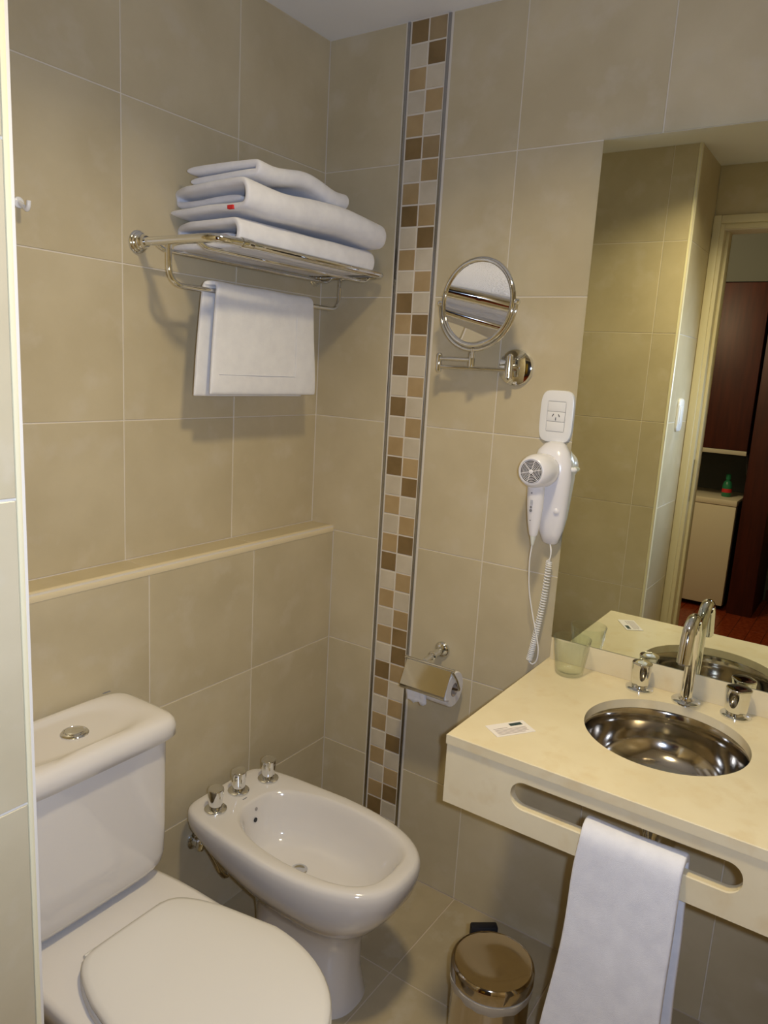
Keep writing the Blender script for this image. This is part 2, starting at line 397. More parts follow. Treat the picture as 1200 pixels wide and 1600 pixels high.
# ------------------------------------------------------------------ ceiling light
cl = thing('ceiling_light', 'round recessed ceiling spotlight with chrome ring over the middle of the bathroom', 'lamp', (LAMP_POS[0], LAMP_POS[1], CEIL))
bm = B(); tube(bm, [(LAMP_POS[0] + .085 * math.cos(t), LAMP_POS[1] + .085 * math.sin(t), CEIL - .004) for t in [2 * PI * i / 40 for i in range(40)]], .008, 10, closed=True); obj('ring', bm, CHROME, cl)
bm = B(); lathe(bm, [(.078, -.0015), (.076, -.004)], (LAMP_POS[0], LAMP_POS[1], CEIL), n=32)
obj('bulb', bm, mat('bulb_glow', (1, 1, 1), .5, emit=((1, .82, .58), 4)), cl)

# ------------------------------------------------------------------ wall mirror
mx = -.0205
bm = B(); box(bm, mx, 0 - .001, -1.90, -.7955, .8585, 2.004)
mo = obj('wall_mirror', bm, MEDGE, None, smooth=False)
me = mo.data; me.materials.append(MIRROR)
for p in me.polygons:
    if p.normal.x < -.9: p.material_index = 1
tag(mo, 'large frameless wall mirror standing on the counter backsplash', 'mirror')

# ------------------------------------------------------------------ vanity counter
CT = .80; CX0 = -.53; CY0 = -.79; SK = Vector((-.24, -1.13)); SR = .158
va = thing('vanity_counter', 'cream stone vanity counter with round basin hole and slotted front apron', 'counter', (-.26, -1.3, CT))
def rect_hole(bm, cx, cy, x0, x1, y0, y1, hole, z0, z1, mapf, bev=0.0):
    """plate with hole; hole(theta)->point on hole boundary; polar matched with rectangle"""
    angs = sorted(set([2 * PI * i / 72 for i in range(72)] + [math.atan2(b - cy, a - cx) % (2 * PI) for a in (x0, x1) for b in (y0, y1)]))
    outer, inner = [], []
    for t in angs:
        c, s = math.cos(t), math.sin(t); ks = []
        if abs(c) > 1e-9: ks.append(((x1 if c > 0 else x0) - cx) / c)
        if abs(s) > 1e-9: ks.append(((y1 if s > 0 else y0) - cy) / s)
        k = min(ks); outer.append((cx + c * k, cy + s * k)); inner.append(hole(t))
    sx = lambda p, d: (min(max(p[0], x0 + d), x1 - d), min(max(p[1], y0 + d), y1 - d))
    b_ = bev
    rings = [[mapf(*p, z0) for p in inner], [mapf(*p, z0) for p in outer], [mapf(*p, z1 - b_) for p in outer], [mapf(*sx(p, b_), z1) for p in outer], [mapf(*p, z1) for p in inner]]
    # small eased edge at the hole
    R = loft(bm, rings, False, False)
    n = len(angs)
    for i in range(n):
        j = (i + 1) % n; bm.faces.new((R[-1][i], R[-1][j], R[0][j], R[0][i]))
bm = B()
rect_hole(bm, SK.x, SK.y, CX0, -.001, YR + .002, CY0, lambda t: (SK.x + SR * math.cos(t), SK.y + SR * math.sin(t)), CT - .02, CT, lambda a, b, z: Vector((a, b, z)), .0015)
obj('countertop', bm, STONE, va, ang=30)
SLY0, SLY1, SLZ, SLR = -.93, -1.328, .728, .0255
def slot(t):
    c, s = math.cos(t), math.sin(t); cy = (SLY0 + SLY1) / 2; hl = abs(SLY1 - SLY0) / 2 - SLR
    # ray against stadium
    if abs(s) > 1e-9 and abs(c / s * SLR) <= hl: k = SLR / abs(s)
    else:
        sg = 1 if c > 0 else -1; a = hl * sg
        k = a * c + math.sqrt(max(0, (a * c) ** 2 - (a * a - SLR * SLR)))
    return (cy + c * k, SLZ + s * k)
bm = B()
angs = None
def rect_hole2(bm, cx, cy, x0, x1, y0, y1, hole, z0, z1, mapf):
    base = [PI * 2 * i / 24 for i in range(24)]
    hl = abs(SLY1 - SLY0) / 2 - SLR
    extra = []
    for sg in (1, -1):
        for i in range(-8, 9):
            a = i / 8 * PI / 2; px = sg * (hl + SLR * math.cos(a)); py = SLR * math.sin(a); extra.append(math.atan2(py, px) % (2 * PI))
    A = sorted(set(round(a, 6) for a in base + extra + [math.atan2(b - cy, a - cx) % (2 * PI) for a in (x0, x1) for b in (y0, y1)]))
    outer, inner = [], []
    for t in A:
        c, s = math.cos(t), math.sin(t); ks = []
        if abs(c) > 1e-9: ks.append(((x1 if c > 0 else x0) - cx) / c)
        if abs(s) > 1e-9: ks.append(((y1 if s > 0 else y0) - cy) / s)
        k = min(ks); outer.append((cx + c * k, cy + s * k)); inner.append(hole(t))
    cc = (cx, cy)
    eas = [(p[0] + (p[0] - cc[0]) * .0 , p[1] + (.002 if p[1] > cy else -.002)) for p in inner]
    R = loft(bm, [[mapf(*p, z0) for p in inner], [mapf(*p, z0) for p in outer], [mapf(*p, z1) for p in outer], [mapf(*p, z1) for p in eas], [mapf(*p, z1 + .002) for p in inner]], False, False)
    for i in range(len(A)):
        j = (i + 1) % len(A); bm.faces.new((R[-1][i], R[-1][j], R[0][j], R[0][i]))
rect_hole2(bm, (SLY0 + SLY1) / 2, SLZ, YR + .002, CY0 - .001, .655, CT - .02, slot, -.506, -.526, lambda a, b, x: Vector((x, a, b)))
obj('apron', bm, STONE, va, ang=30)
boxo('backsplash', (-.02, -.001, YR + .002, -.796, CT, .857), STONE, va, .001)

# basin
ba = thing('basin', 'round stainless steel basin set under the stone counter', 'sink', (SK.x, SK.y, .66))
bm = B(); prof = [(SR + .012, -.0), (SR + .001, -.001), (SR - .002, -.006)]
for i in range(1, 15):
    a = i / 14 * PI / 2; prof.append(((SR - .004) * (math.cos(a) ** .55) * .999 + .001, -.006 - .115 * math.sin(a) ** .72))
prof = [p for p in prof if p[0] > .024] + [(.022, -.1215)]
R = lathe(bm, prof, (SK.x, SK.y, CT - .0205), n=64, cap0=False, cap1=False)
o = obj('bowl', bm, BRUSH, ba); s = o.modifiers.new('s', 'SOLIDIFY'); s.thickness = .0012; s.offset = 0
bm = B(); lathe(bm, [(.023, .0), (.023, .003), (.018, .004), (.016, .0015), (.004, .0015)], (SK.x, SK.y, CT - .1435), n=32); obj('drain', bm, CHROME, ba)
bm = B(); lathe(bm, [(.016, 0), (.016, -.05), (.02, -.05), (.02, -.075), (.016, -.075), (.016, -.20)], (SK.x, SK.y, CT - .143), n=24); obj('drain_pipe', bm, CHROME, ba)
bm = B(); lathe(bm, [(.012, .0), (.032, .004), (.034, .02), (.034, .055), (.03, .07), (.017, .075)], (SK.x, SK.y, CT - .42), n=24); obj('bottle_trap', bm, CHROME, ba)
bm = B(); tube(bm, [(SK.x + .03, SK.y, CT - .365), (-.003, SK.y, CT - .365)], .016, 16); obj('waste_pipe', bm, CHROME, ba)
for yy, nm in ((-1.215, 'supply_valve'), (-1.04, 'supply_valve')):
    bm = B(); tube(bm, [(-.001, yy, .655), (-.055, yy, .655)], .012, 14); lathe(bm, [(.017, 0), (.017, .03), (.013, .034)], (-.05, yy, .64), n=18); lathe(bm, [(.024, 0), (.024, .006)], (-.001, yy, .655), axis=(-1, 0, 0), n=20)
    tube(bm, smoothline([(-.05, yy, .67), (-.052, yy + .003, .71), (-.05, -1.128 + (yy + 1.128) * .9, .775)], 5), .006, 8)
    obj(nm, bm, CHROME, ba)

# taps on counter
def knob(name, c, rot, parent=None, r=.0215, h=.06, m=CHROME, sq=.88, flange=.031):
    bm = B(); lathe(bm, [(flange, 0), (flange, .004), (flange - .003, .0065), (r * .8, .0075), (r * .72, .012)], c, n=32)
    obj('flange', bm, m, parent)
    bm = B(); N = 40; rings = []
    def ring(k, z):
        out = []
        for i in range(N):
            a = 2 * PI * i / N; x = r * k * math.cos(a); y_ = r * k * math.sin(a)
            y_ = math.copysign(min(abs(y_), r * k * sq + .0), y_)
            out.append(Vector((c[0] + x * math.cos(rot) - y_ * math.sin(rot), c[1] + x * math.sin(rot) + y_ * math.cos(rot), c[2] + z)))
        return out
    loft(bm, [ring(.80, .009), ring(.84, .014), ring(.90, .028), ring(.96, .042), ring(1.0, h - .003), ring(.985, h - .0008), ring(.94, h), ring(.88, h - .0005), ring(.3, h - .0005)])
    obj('knob', bm, m, parent, ang=50)
def tap(lbl, c, rot, cat='tap', group=None, **kw):
    t = thing('tap_handle', lbl, cat, c, group); knob('k', c, rot, t, **kw); return t
tap('chrome tap handle left of the spout on the counter', (-.05, -1.026, CT), 1.1, h=.064, r=.0225)
tap('chrome tap handle right of the spout on the counter', (-.052, -1.23, CT), 2.45, h=.064, r=.026)
sp = thing('basin_spout', 'tall curved chrome spout behind the basin', 'faucet', (-.05, -1.128, CT))
bm = B(); lathe(bm, [(.031, 0), (.031, .004), (.028, .0065), (.017, .0075), (.0155, .012)], (-.05, -1.128, CT), n=32); obj('flange', bm, CHROME, sp)
pth = [(-.05, -1.128, CT + .008), (-.05, -1.128, CT + .05), (-.05, -1.128, CT + .10), (-.05, -1.128, CT + .155)] + [(-.05 - .041 + .041 * math.cos(a), -1.128, CT + .155 + .046 * math.sin(a)) for a in [PI * i / 14 for i in range(1, 13)]] + [(-.136, -1.128, CT + .135), (-.139, -1.128, CT + .118)]
bm = B(); tube(bm, pth, [.0125] * 4 + [.0125 + .0015 * i / 12 for i in range(12)] + [.0145, .0145], 24); obj('spout', bm, CHROME, sp)
bm = B(); lathe(bm, [(.0115, 0), (.0115, .004), (.005, .004)], (-.139, -1.128, CT + .1185), axis=(-.12, 0, -1), n=20); obj('aerator', bm, STRIP, sp)

# glass tumbler
gx, gy = -.078, -.868
bm = B(); n = 64; rings = []
def gring(r, z, rib=0): return [Vector((gx + (r + rib * math.cos(24 * 2 * PI * i / n)) * math.cos(2 * PI * i / n), gy + (r + rib * math.cos(24 * 2 * PI * i / n)) * math.sin(2 * PI * i / n), CT + z)) for i in range(n)]
n = 192
rings = [gring(.029, .0005), gring(.032, .003), gring(.0328, .012, .0005), gring(.0352, .03, .0007), gring(.0405, .066, .0007), gring(.0418, .076, 0), gring(.0438, .089), gring(.0433, .0902), gring(.0426, .089), gring(.0405, .075), gring(.0340, .03), gring(.0310, .012), gring(.028, .008), gring(.01, .007)]
loft(bm, rings)
tag(obj('glass_tumbler', bm, GLASS, ang=60), 'ribbed clear drinking glass at back left corner of the counter', 'glass')

# card
c0, c1, c2, c3 = [Vector((*p, CT + .0008)) for p in ((-.453, -.835), (-.379, -.884), (-.405, -.919), (-.48, -.875))]
cx_ = (c0 + c1 + c2 + c3) / 4; uu = (c1 - c0).normalized(); vv = Vector((-uu.y, uu.x, 0)); vv = vv if vv.dot(c0 - c3) > 0 else -vv
def cardbox(bm, a0, a1, b0, b1, z0, z1):
    P = [cx_ + uu * a + vv * b for a, b in ((a0, b0), (a1, b0), (a1, b1), (a0, b1))]
    loft(bm, [[Vector((p.x, p.y, CT + z)) for p in P] for z in (z0, z1)])
ca = thing('card', 'small white printed card lying on the counter left of the basin', 'card', cx_)
bm = B(); cardbox(bm, -.044, .044, -.024, .024, .0003, .0010); obj('paper', bm, CARDM, ca, smooth=False)
bm = B(); cardbox(bm, .006, .034, .008, .018, .0010, .0012); obj('emblem', bm, CGREEN, ca, smooth=False)['label'] = 'dark green printed block'
bm = B(); cardbox(bm, -.036, -.004, .0035, .0055, .0010, .0012)
for i in range(5): cardbox(bm, -.036, .036 - (.012 if i == 4 else random.uniform(0, .003)), -.002 - .0042 * i, -.0002 - .0042 * i, .0010, .0012)
obj('text_lines', bm, CTEXT, ca, smooth=False)['label'] = 'lines of small grey print'

# ------------------------------------------------------------------ towels
def nz3(p, s, a): return noise.noise_vector(p * s) * a
def ribbon(name, prof, t, ext, m, parent=None, steps=24, wob=.003, freq=9, sag=None, seed=0, sub=1, taper=.0, post=None):
    """prof: centre line points (a,z) of a folded cloth; t thickness; ext(s,k)->coordinate along the fold line (s 0..1 along prof, k 0..1 across);
       axis mapping done by post(Vector(e,a,z))"""
    P = [Vector((p[0], p[1])) for p in prof]; N = len(P); L = [0]
    for i in range(1, N): L.append(L[-1] + (P[i] - P[i - 1]).length)
    side1, side2 = [], []
    for i in range(N):
        d = (P[min(i + 1, N - 1)] - P[max(i - 1, 0)]).normalized(); nn = Vector((-d.y, d.x))
        tt = t / 2 * (.75 if i in (0, N - 1) else 1)
        side1.append((P[i] + nn * tt, L[i] / L[-1])); side2.append((P[i] - nn * tt, L[i] / L[-1]))
    d0 = (P[0] - P[1]).normalized(); d1 = (P[-1] - P[-2]).normalized()
    loop = side1 + [(P[-1] + d1 * t * .35, 1.0)] + side2[::-1] + [(P[0] + d0 * t * .35, 0.0)]
    cen = sum((q for q, s in loop), Vector((0, 0))) / len(loop)
    bm = B(); rings = []; ks = [0, .006, .02] + [.02 + .96 * i / steps for i in range(1, steps)] + [.98, .994, 1]
    nr = len(ks)
    for ki, k in enumerate(ks):
        e = [.55, .85, 1][min(ki, 2)] if ki < 3 else ([.55, .85, 1][min(nr - 1 - ki, 2)] if nr - 1 - ki < 3 else 1)
        ring = []
        for idx, (q, s) in enumerate(loop):
            base = P[min(range(N), key=lambda i: abs(L[i] / L[-1] - s))] if e < 1 else q
            qq = base + (q - base) * e
            v = Vector((ext(s, k), qq.x, qq.y))
            if post: v = post(v)
            v = v + nz3(v + Vector((seed * 3.1, 0, 0)), freq, wob)
            ring.append(v)
        rings.append(ring)
    R = loft(bm, rings, False, False); nl = len(rings[0])
    for ring in (R[0], R[-1]):
        for i in range(N - 1): bm.faces.new((ring[i], ring[i + 1], ring[nl - 3 - i], ring[nl - 2 - i]))
        bm.faces.new((ring[N - 1], ring[N], ring[N + 1])); bm.faces.new((ring[nl - 2], ring[nl - 1], ring[0]))
    o = obj(name, bm, m, parent, ang=180)
    if sub: s_ = o.modifiers.new('sub', 'SUBSURF'); s_.levels = sub; s_.render_levels = sub
    return o
def dense(pts, step=.008):
    out = [Vector(pts[0])]
    for a, b in zip(pts, pts[1:]):
        a = Vector(a); b = Vector(b); n_ = max(1, int((b - a).length / step))
        for i in range(1, n_ + 1): out.append(a + (b - a) * i / n_)
    return out
def folded(y0, y1, z0, h, layers, inner=.02, nst=7):
    """zigzag / roll fold in yz: y0 back, y1 front; starts with bottom layer"""
    dz = h / (layers); pts = []; z = z0 + dz / 2; r = dz / 2
    yb, yf = y0 - r, y1 + r
    # outer wrap : bottom layer back->front, big front fold to top layer, back fold down inside
    zt = z0 + h - dz / 2; zb = z0 + dz / 2
    pts += [(yb + (yf - yb) * i / 10, zb) for i in range(11)]
    R = (zt - zb) / 2
    pts += [(yf - R * math.sin(a) * .75, zb + R - R * math.cos(a)) for a in [PI * i / 8 for i in range(1, 8)]]
    pts += [(yf + (yb - yf) * i / 10, zt) for i in range(11)]
    if layers >= 3:
        zi = zt - dz * 1.0; R2_ = (zt - zi) / 2
        pts += [(yb + R2_ * math.sin(a), zt - R2_ + R2_ * math.cos(a)) for a in [PI * i / 5 for i in range(1, 5)]]
        pts += [(yb + (yf + inner - yb) * i / 9, zi) for i in range(10)]
    return pts
def rot_post(c, ang, dip=None):
    def f(v):
        x, y = v.x - c[0], v.y - c[1]
        w_ = Vector((c[0] + x * math.cos(ang) - y * math.sin(ang), c[1] + x * math.sin(ang) + y * math.cos(ang), v.z))
        if dip: w_.z += dip(w_)
        return w_
    return f

# ------------------------------------------------------------------ towel rack
rk = thing('towel_rack', 'chrome hotel towel shelf with lower rail on the tiled wall above the toilet', 'towel rack', (-.331, 0, 1.725))
RZ = 1.725; RL, RRt, RF = -.631, -.031, -.245; TR = .0092
bm = B()
tube(bm, rounded([(RL, -.022, RZ), (RL, RF, RZ), (RRt, RF, RZ), (RRt, -.022, RZ)], .045, 8), TR, 16)
obj('frame', bm, CHROME, rk)
for x in (RL, RRt):
    bm = B(); lathe(bm, [(.024, 0), (.0245, .003), (.022, .006), (.0205, .0065), (.0205, .010), (.018, .0125), (.0165, .013), (.0165, .018), (.013, .021), (.0115, .03)], (x, -.0005, RZ), axis=(0, -1, 0), n=32)
    obj('wall_flange', bm, CHROME, rk)
bm = B(); lathe(bm, [(TR + .0012, 0), (TR + .0018, .002), (TR + .0018, .03), (TR + .0012, .032)], (-.565, RF, RZ), axis=(1, 0, 0), n=24); obj('sleeve', bm, CHROME, rk)
for y, r in ((-.06, .005), (-.19, .005)):
    bm = B(); tube(bm, rounded([(RL, y, RZ - .004), (RL + .02, y, 1.710), (RRt - .02, y, 1.710), (RRt, y, RZ - .004)], .02, 5), r, 12); obj('bar', bm, CHROME, rk)
bm = B(); tube(bm, rounded([(RL + .004, -.097, RZ - .006), (RL + .004, -.097, 1.637), (RRt - .006, -.097, 1.637), (RRt - .006, -.097, RZ - .006)], .04, 8), .0058, 14)
obj('lower_rail', bm, CHROME, rk)

gT = 'folded towels stacked on the rack'
c = (-.31, -.13)
o = ribbon('folded_towel', folded(-.010, -.230, 1.716, .069, 3, .035), .0150, lambda s, k: (-.548 + .022 * min(1, max(0, (s - .62) / .1))) * (1 - k) + (-.088) * k, TOWEL, wob=.0030, freq=11, seed=1, post=rot_post(c, -.05))
tag(o, 'thick white terry towel at the bottom of the stack on the rack', 'towel', gT)
o = ribbon('folded_towel', folded(-.008, -.258, 1.7875, .070, 3, .03), .0150, lambda s, k: (-.552 + .024 * min(1, max(0, (s - .62) / .1))) * (1 - k) + (-.082) * k, TOWEL, wob=.0042, freq=10, seed=2, post=rot_post(c, -.045, lambda v: -.012 * max(0, (v.x + .25) / .2) ** 2 + .004 * math.sin(v.x * 18)))
tag(o, 'thick white terry towel in the middle of the stack, small red tag at its end', 'towel', gT)
bm = B(); box(bm, -.5585, -.5475, -.213, -.196, 1.7945, 1.8025, .0008); tg = obj('care_tag', bm, RED, o); tg['label'] = 'small red and pink tag'
o = ribbon('folded_towel', folded(-.035, -.240, 1.862, .038, 2), .0165, lambda s, k: -.522 + .335 * k - .012 * s, TOWEL, wob=.005, freq=9, seed=3, post=rot_post((-.35, -.14), .04, lambda v: .010 * math.cos((v.x + .36) * 9) * 1 + .006 * math.sin(v.x * 30) - .004))
tag(o, 'thinner folded white towel on top of the stack on the rack', 'towel', gT)

# hand towel on the lower rail
def hang(yc, zt, zb1, zb2, r, sag=.0):
    p = [(yc - r - .004, zb1)] + [(yc - r - .004 + .004 * i / 8, zb1 + (zt - r - zb1) * i / 8) for i in range(1, 9)]
    p += [(yc - r * math.cos(a), zt - r + r * math.sin(a)) for a in [PI * i / 8 for i in range(1, 8)]]
    p += [(yc + r + .003 * i / 8, zt - r + (zb2 - zt + r) * i / 8) for i in range(0, 9)]
    return p
def ext1(s, k):
    f = abs(s - .5) * 2
    lo = (-.502 - .022 * f) if s < .5 else (-.522 - .022 * f)
    hi = (-.168 + .018 * f) if s < .5 else (-.178 + .01 * f)
    return lo + (hi - lo) * k
o = ribbon('hand_towel', hang(-.097, 1.6535, 1.408, 1.402, .0125), .0105, ext1, TOWELF, wob=.0028, freq=8, seed=5, steps=20)
tag(o, 'white hand towel hanging over the lower rail of the rack', 'towel')
bm = B()
for a, b in (((-.235, 1.452), (-.235, 1.60)), ((-.50, 1.452), (-.235, 1.452))):
    tube(bm, [(a[0], -.1195, a[1]), (b[0], -.1185, b[1])], .0007, 6)
obj('woven_border', bm, TOWELF, o)

# bath towel through the counter slot
def ext2(s, k):
    f = abs(s - .5) * 2
    lo = (-1.066 + .035 * f ** 2) if s < .5 else (-1.072 + .01 * f)
    hi = (-1.240 - .010 * f ** 1.5) if s < .5 else (-1.24 - .018 * f)
    return lo + (hi - lo) * k
xc = -.516
p = [(xc - .024 - .018, .19)] + [(xc - .024 - .018 * (1 - i / 10), .19 + (.702 - .19) * i / 10) for i in range(1, 11)]
p += [(xc - .022 * math.cos(a), .702 + .022 * math.sin(a)) for a in [PI * i / 8 for i in range(1, 8)]]
p += [(xc + .021, .702 - (.702 - .27) * i / 9) for i in range(10)]
o = ribbon('hand_towel', p, .0155, ext2, TOWEL, wob=.006, freq=6, seed=9, steps=18, post=lambda v: Vector((v.y, v.x, v.z)))
tag(o, 'white terry towel hanging through the slot of the counter apron', 'towel')

# ------------------------------------------------------------------ shaving mirror
sm_ = thing('shaving_mirror', 'round chrome magnifying mirror on a folding wall arm', 'mirror', (0, -.628, 1.507))
bm = B(); lathe(bm, [(.045, .0), (.0455, .004), (.043, .010), (.034, .014), (.018, .0165), (.004, .017)], (-.0005, -.628, 1.507), axis=(-1, 0, 0), n=48); obj('wall_disc', bm, CHROME, sm_)
bm = B(); lathe(bm, [(.004, -.031), (.0068, -.028), (.0085, -.026), (.0085, .026), (.0068, .028), (.004, .031)], (-.043, -.628, 1.507), n=24)
lathe(bm, [(.010, 0), (.007, .03)], (-.014, -.628, 1.507), axis=(-1, 0, 0), n=20); obj('hinge_post', bm, CHROME, sm_)
J = Vector((-.058, -.441, 1.5085))
bm = B(); lathe(bm, [(.004, -.024), (.007, -.021), (.0075, -.0195), (.0075, .0195), (.007, .021), (.004, .024)], J, n=20); obj('elbow', bm, CHROME, sm_)
bm = B(); tube(bm, [(-.043, -.628, 1.4985), (J.x, J.y, 1.4985)], .0052, 16); obj('arm', bm, CHROME, sm_)
bm = B(); tube(bm, [(J.x, J.y, 1.5195), (-.078, -.543, 1.5195)], .0052, 16); obj('arm', bm, CHROME, sm_)
MC = Vector((-.098, -.5575, 1.6515)); NRM = Vector((-.988, .144, .037)).normalized()
PP = Vector((-.08, -.545, 1.5195))
bm = B(); lathe(bm, [(.005, -.018), (.0078, -.016), (.0078, .013), (.0055, .02), (.0042, .034)], PP, n=20); obj('swivel_post', bm, CHROME, sm_)
Uv = Vector((0, 1, 0)) - NRM * NRM.y; Uv.normalize(); Vv = NRM.cross(Uv); Vv = Vv if Vv.z > 0 else -Vv
MR = .099
bm = B(); yk = []
for i in range(41):
    a = PI + PI * i / 40
    yk.append(MC + Uv * math.cos(a) * (MR + .0115) + Vv * (math.sin(a) * (MR + .0115)))
tube(bm, yk, .0036, 10)
lathe(bm, [(.0042, -.004), (.0042, .018)], yk[20] - Vector((0, 0, .014)), n=14); obj('yoke', bm, CHROME, sm_)
for s in (1, -1):
    bm = B(); lathe(bm, [(.003, -.010), (.0045, -.004), (.0072, 0), (.0072, .006), (.004, .009)], MC + Uv * s * (MR + .009), axis=Uv * s, n=18); obj('pivot', bm, CHROME, sm_)
bm = B(); tube(bm, [MC + Uv * math.cos(2 * PI * i / 72) * MR + Vv * math.sin(2 * PI * i / 72) * MR for i in range(72)], .0068, 16, closed=True)
obj('rim', bm, CHROME, sm_)
bm = B(); F = 1.1; rr = [MR * k / 14 for k in range(1, 15)]; cen = None
rings = [[MC + NRM * (.003 - (MR * MR - r * r) / (2 * F)) + (Uv * math.cos(2 * PI * i / 72) + Vv * math.sin(2 * PI * i / 72)) * r * .985 for i in range(72)] for r in rr]
loft(bm, rings, True, False)
obj('glass', bm, MIRRORC, sm_, norm=True)['label'] = 'concave magnifying mirror glass'
bm = B(); lathe(bm, [(MR * .985, 0), (MR * .985, .004), (.01, .006)], MC - NRM * .0075, axis=-NRM, n=48); obj('back', bm, CHROME, sm_)

# ------------------------------------------------------------------ outlet
ol = thing('wall_outlet', 'white rounded wall outlet plate between the round mirror and the hair dryer', 'outlet', (0, -.745, 1.397))
oc = (-.745, 1.397)
def yzring(cy, cz, hw, hh, x, n=4.5, N=56): 
    out = []
    for i in range(N):
        a = 2 * PI * i / N; c, s = math.cos(a), math.sin(a)
        out.append(Vector((x, cy + hw * math.copysign(abs(c) ** (2 / n), c), cz + hh * math.copysign(abs(s) ** (2 / n), s))))
    return out
bm = B(); loft(bm, [yzring(*oc, .0425, .0625, -.0005), yzring(*oc, .0425, .0625, -.004), yzring(*oc, .041, .061, -.0075), yzring(*oc, .037, .057, -.009), yzring(*oc, .0235, .037, -.0093, 14), yzring(*oc, .0228, .0363, -.0085, 14)])
obj('plate', bm, PLAST, ol, ang=25)
boxo('module_gap', (-.0092, -.004, oc[0] - .0226, oc[0] + .0226, oc[1] - .0358, oc[1] + .0358), GREY, ol)
for k, z in enumerate((oc[1] + .0237, oc[1], oc[1] - .0237)):
    f = boxo('module', (-.0098, -.006, oc[0] - .0222, oc[0] + .0222, z - .0114, z + .0114), PLAST, ol, .0006)
    if k == 1:
        for dy, dz, an in ((.0075, .003, .5), (-.0075, .003, -.5), (0, -.0055, 0)):
            bm = B(); box(bm, -.0004, .0004, -.0009, .0009, -.0036, .0036)
            bm.transform(Matrix.Translation((-.0099, oc[0] + dy, z + dz)) @ Matrix.Rotation(an, 4, 'X')); obj('socket_slot', bm, DARK, f, smooth=False)

# ------------------------------------------------------------------ hair dryer
hd = thing('hair_dryer', 'white wall mounted hair dryer hanging in its holder beside the mirror', 'hair dryer', (0, -.755, 1.22))
def dring(z, cy, hw, x0, x1, n=2.6, N=44):
    out = []; hc_ = (x0 + x1) / 2; hx = (x1 - x0) / 2
    for i in range(N):
        a = 2 * PI * i / N; c, s = math.cos(a), math.sin(a)
        out.append(Vector((hc_ - hx * math.copysign(abs(c) ** (2 / n), c), cy + hw * math.copysign(abs(s) ** (2 / n), s), z)))
    return out
bm = B()
loft(bm, [dring(1.088, -.766, .012, -.022, -.001), dring(1.094, -.766, .019, -.032, -.001), dring(1.12, -.766, .028, -.042, -.001), dring(1.16, -.764, .036, -.050, -.001), dring(1.21, -.761, .042, -.056, -.001), dring(1.255, -.759, .0465, -.060, -.001), dring(1.29, -.757, .0455, -.060, -.001), dring(1.318, -.756, .037, -.052, -.001), dring(1.333, -.756, .025, -.04, -.001), dring(1.339, -.756, .012, -.026, -.003)])
hold = obj('holder', bm, PLASTB, hd, ang=60)
bm = B(); lathe(bm, [(.0062, 0), (.0066, .003), (.004, .005)], (-.050, -.785, 1.178), axis=(-1, -.35, 0), n=18); obj('button', bm, PLASTB, hold)
bm = B(); lathe(bm, [(.006, 0), (.0052, .009), (.002, .012)], (-.03, -.8055, 1.278), axis=(0, -1, .1), n=18); obj('side_knob', bm, PLAST, hold)
hx0 = Vector((-.052, -.748, 1.272)); ax = Vector((-1, .03, .03)).normalized()
bm = B(); lathe(bm, [(.034, 0), (.039, .006), (.0405, .02), (.0405, .045), (.0385, .062), (.034, .074), (.0305, .0785), (.0285, .079), (.0275, .077)], hx0, axis=ax, n=56)
hed = obj('head', bm, PLASTB, hd, ang=50)
gc = hx0 + ax * .0775; u, v = frame(ax)
bm = B(); lathe(bm, [(.0268, 0), (.0268, .0008)], gc, axis=ax, n=40); obj('grille_back', bm, DARK, hed)
bm = B()
for rr_ in (.026, .0225, .019, .0155, .012, .0085):
    tube(bm, [gc + ax * .0014 + (u * math.cos(2 * PI * i / 40) + v * math.sin(2 * PI * i / 40)) * rr_ for i in range(40)], .0007, 6, closed=True)
for k in range(6):
    a = 2 * PI * k / 6 + .26; d = u * math.cos(a) + v * math.sin(a); tube(bm, [gc + ax * .0018 + d * .004, gc + ax * .0018 + d * .027], .0008, 6)
lathe(bm, [(.0055, 0), (.0055, .0025), (.004, .0035)], gc, axis=ax, n=24)
g = obj('grille', bm, PLASTB, hed); g['kind'] = 'stuff'
def hring(z, x, y, rx, ry, N=32):
    return [Vector((x + rx * math.cos(2 * PI * i / N), y + ry * math.sin(2 * PI * i / N), z)) for i in range(N)]
bm = B()
loft(bm, [hring(1.118, -.088, -.7485, .008, .0085), hring(1.122, -.088, -.7485, .0095, .0105), hring(1.15, -.090, -.7485, .0135, .0155), hring(1.185, -.093, -.7485, .016, .019), hring(1.215, -.096, -.7485, .0165, .0205), hring(1.235, -.098, -.7485, .0165, .0205), hring(1.26, -.10, -.7485, .016, .02)])
hn = obj('handle', bm, PLASTB, hd, ang=60)
for z, r_, m_ in ((1.223, .0017, GREY), (1.189, .0028, GREY), (1.181, .0034, GREY), (1.157, .0014, GREY)):
    bm = B(); lathe(bm, [(r_, 0), (r_, .0012)], (-.0935 - .0165 - (z - 1.19) * .09, -.7455, z), axis=(-1, .15, 0), n=14, cap0=False); obj('print_mark', bm, m_, hn)
bm = B(); 
for k in range(4): box(bm, -.1128, -.1105, -.7495, -.7435, 1.196 + k * .003, 1.1975 + k * .003)
obj('print_mark', bm, mat('pale_print', (.5, .5, .52), .5), hn, smooth=False)
bm = B(); lathe(bm, [(.0075, 0), (.0065, -.006), (.0035, -.022), (.0028, -.024)], (-.088, -.7485, 1.1185), n=20); obj('strain_relief', bm, mat('cream_rubber', (.72, .74, .68), .5), hd)
bm = B(); pth = smoothline([(-.088, -.7485, 1.097), (-.078, -.742, 1.05), (-.055, -.738, .98), (-.040, -.745, .92), (-.034, -.760, .86), (-.030, -.768, .82), (-.028, -.766, .79), (-.028, -.756, .777), (-.028, -.746, .782)], 8)
tube(bm, pth, .0019, 8)
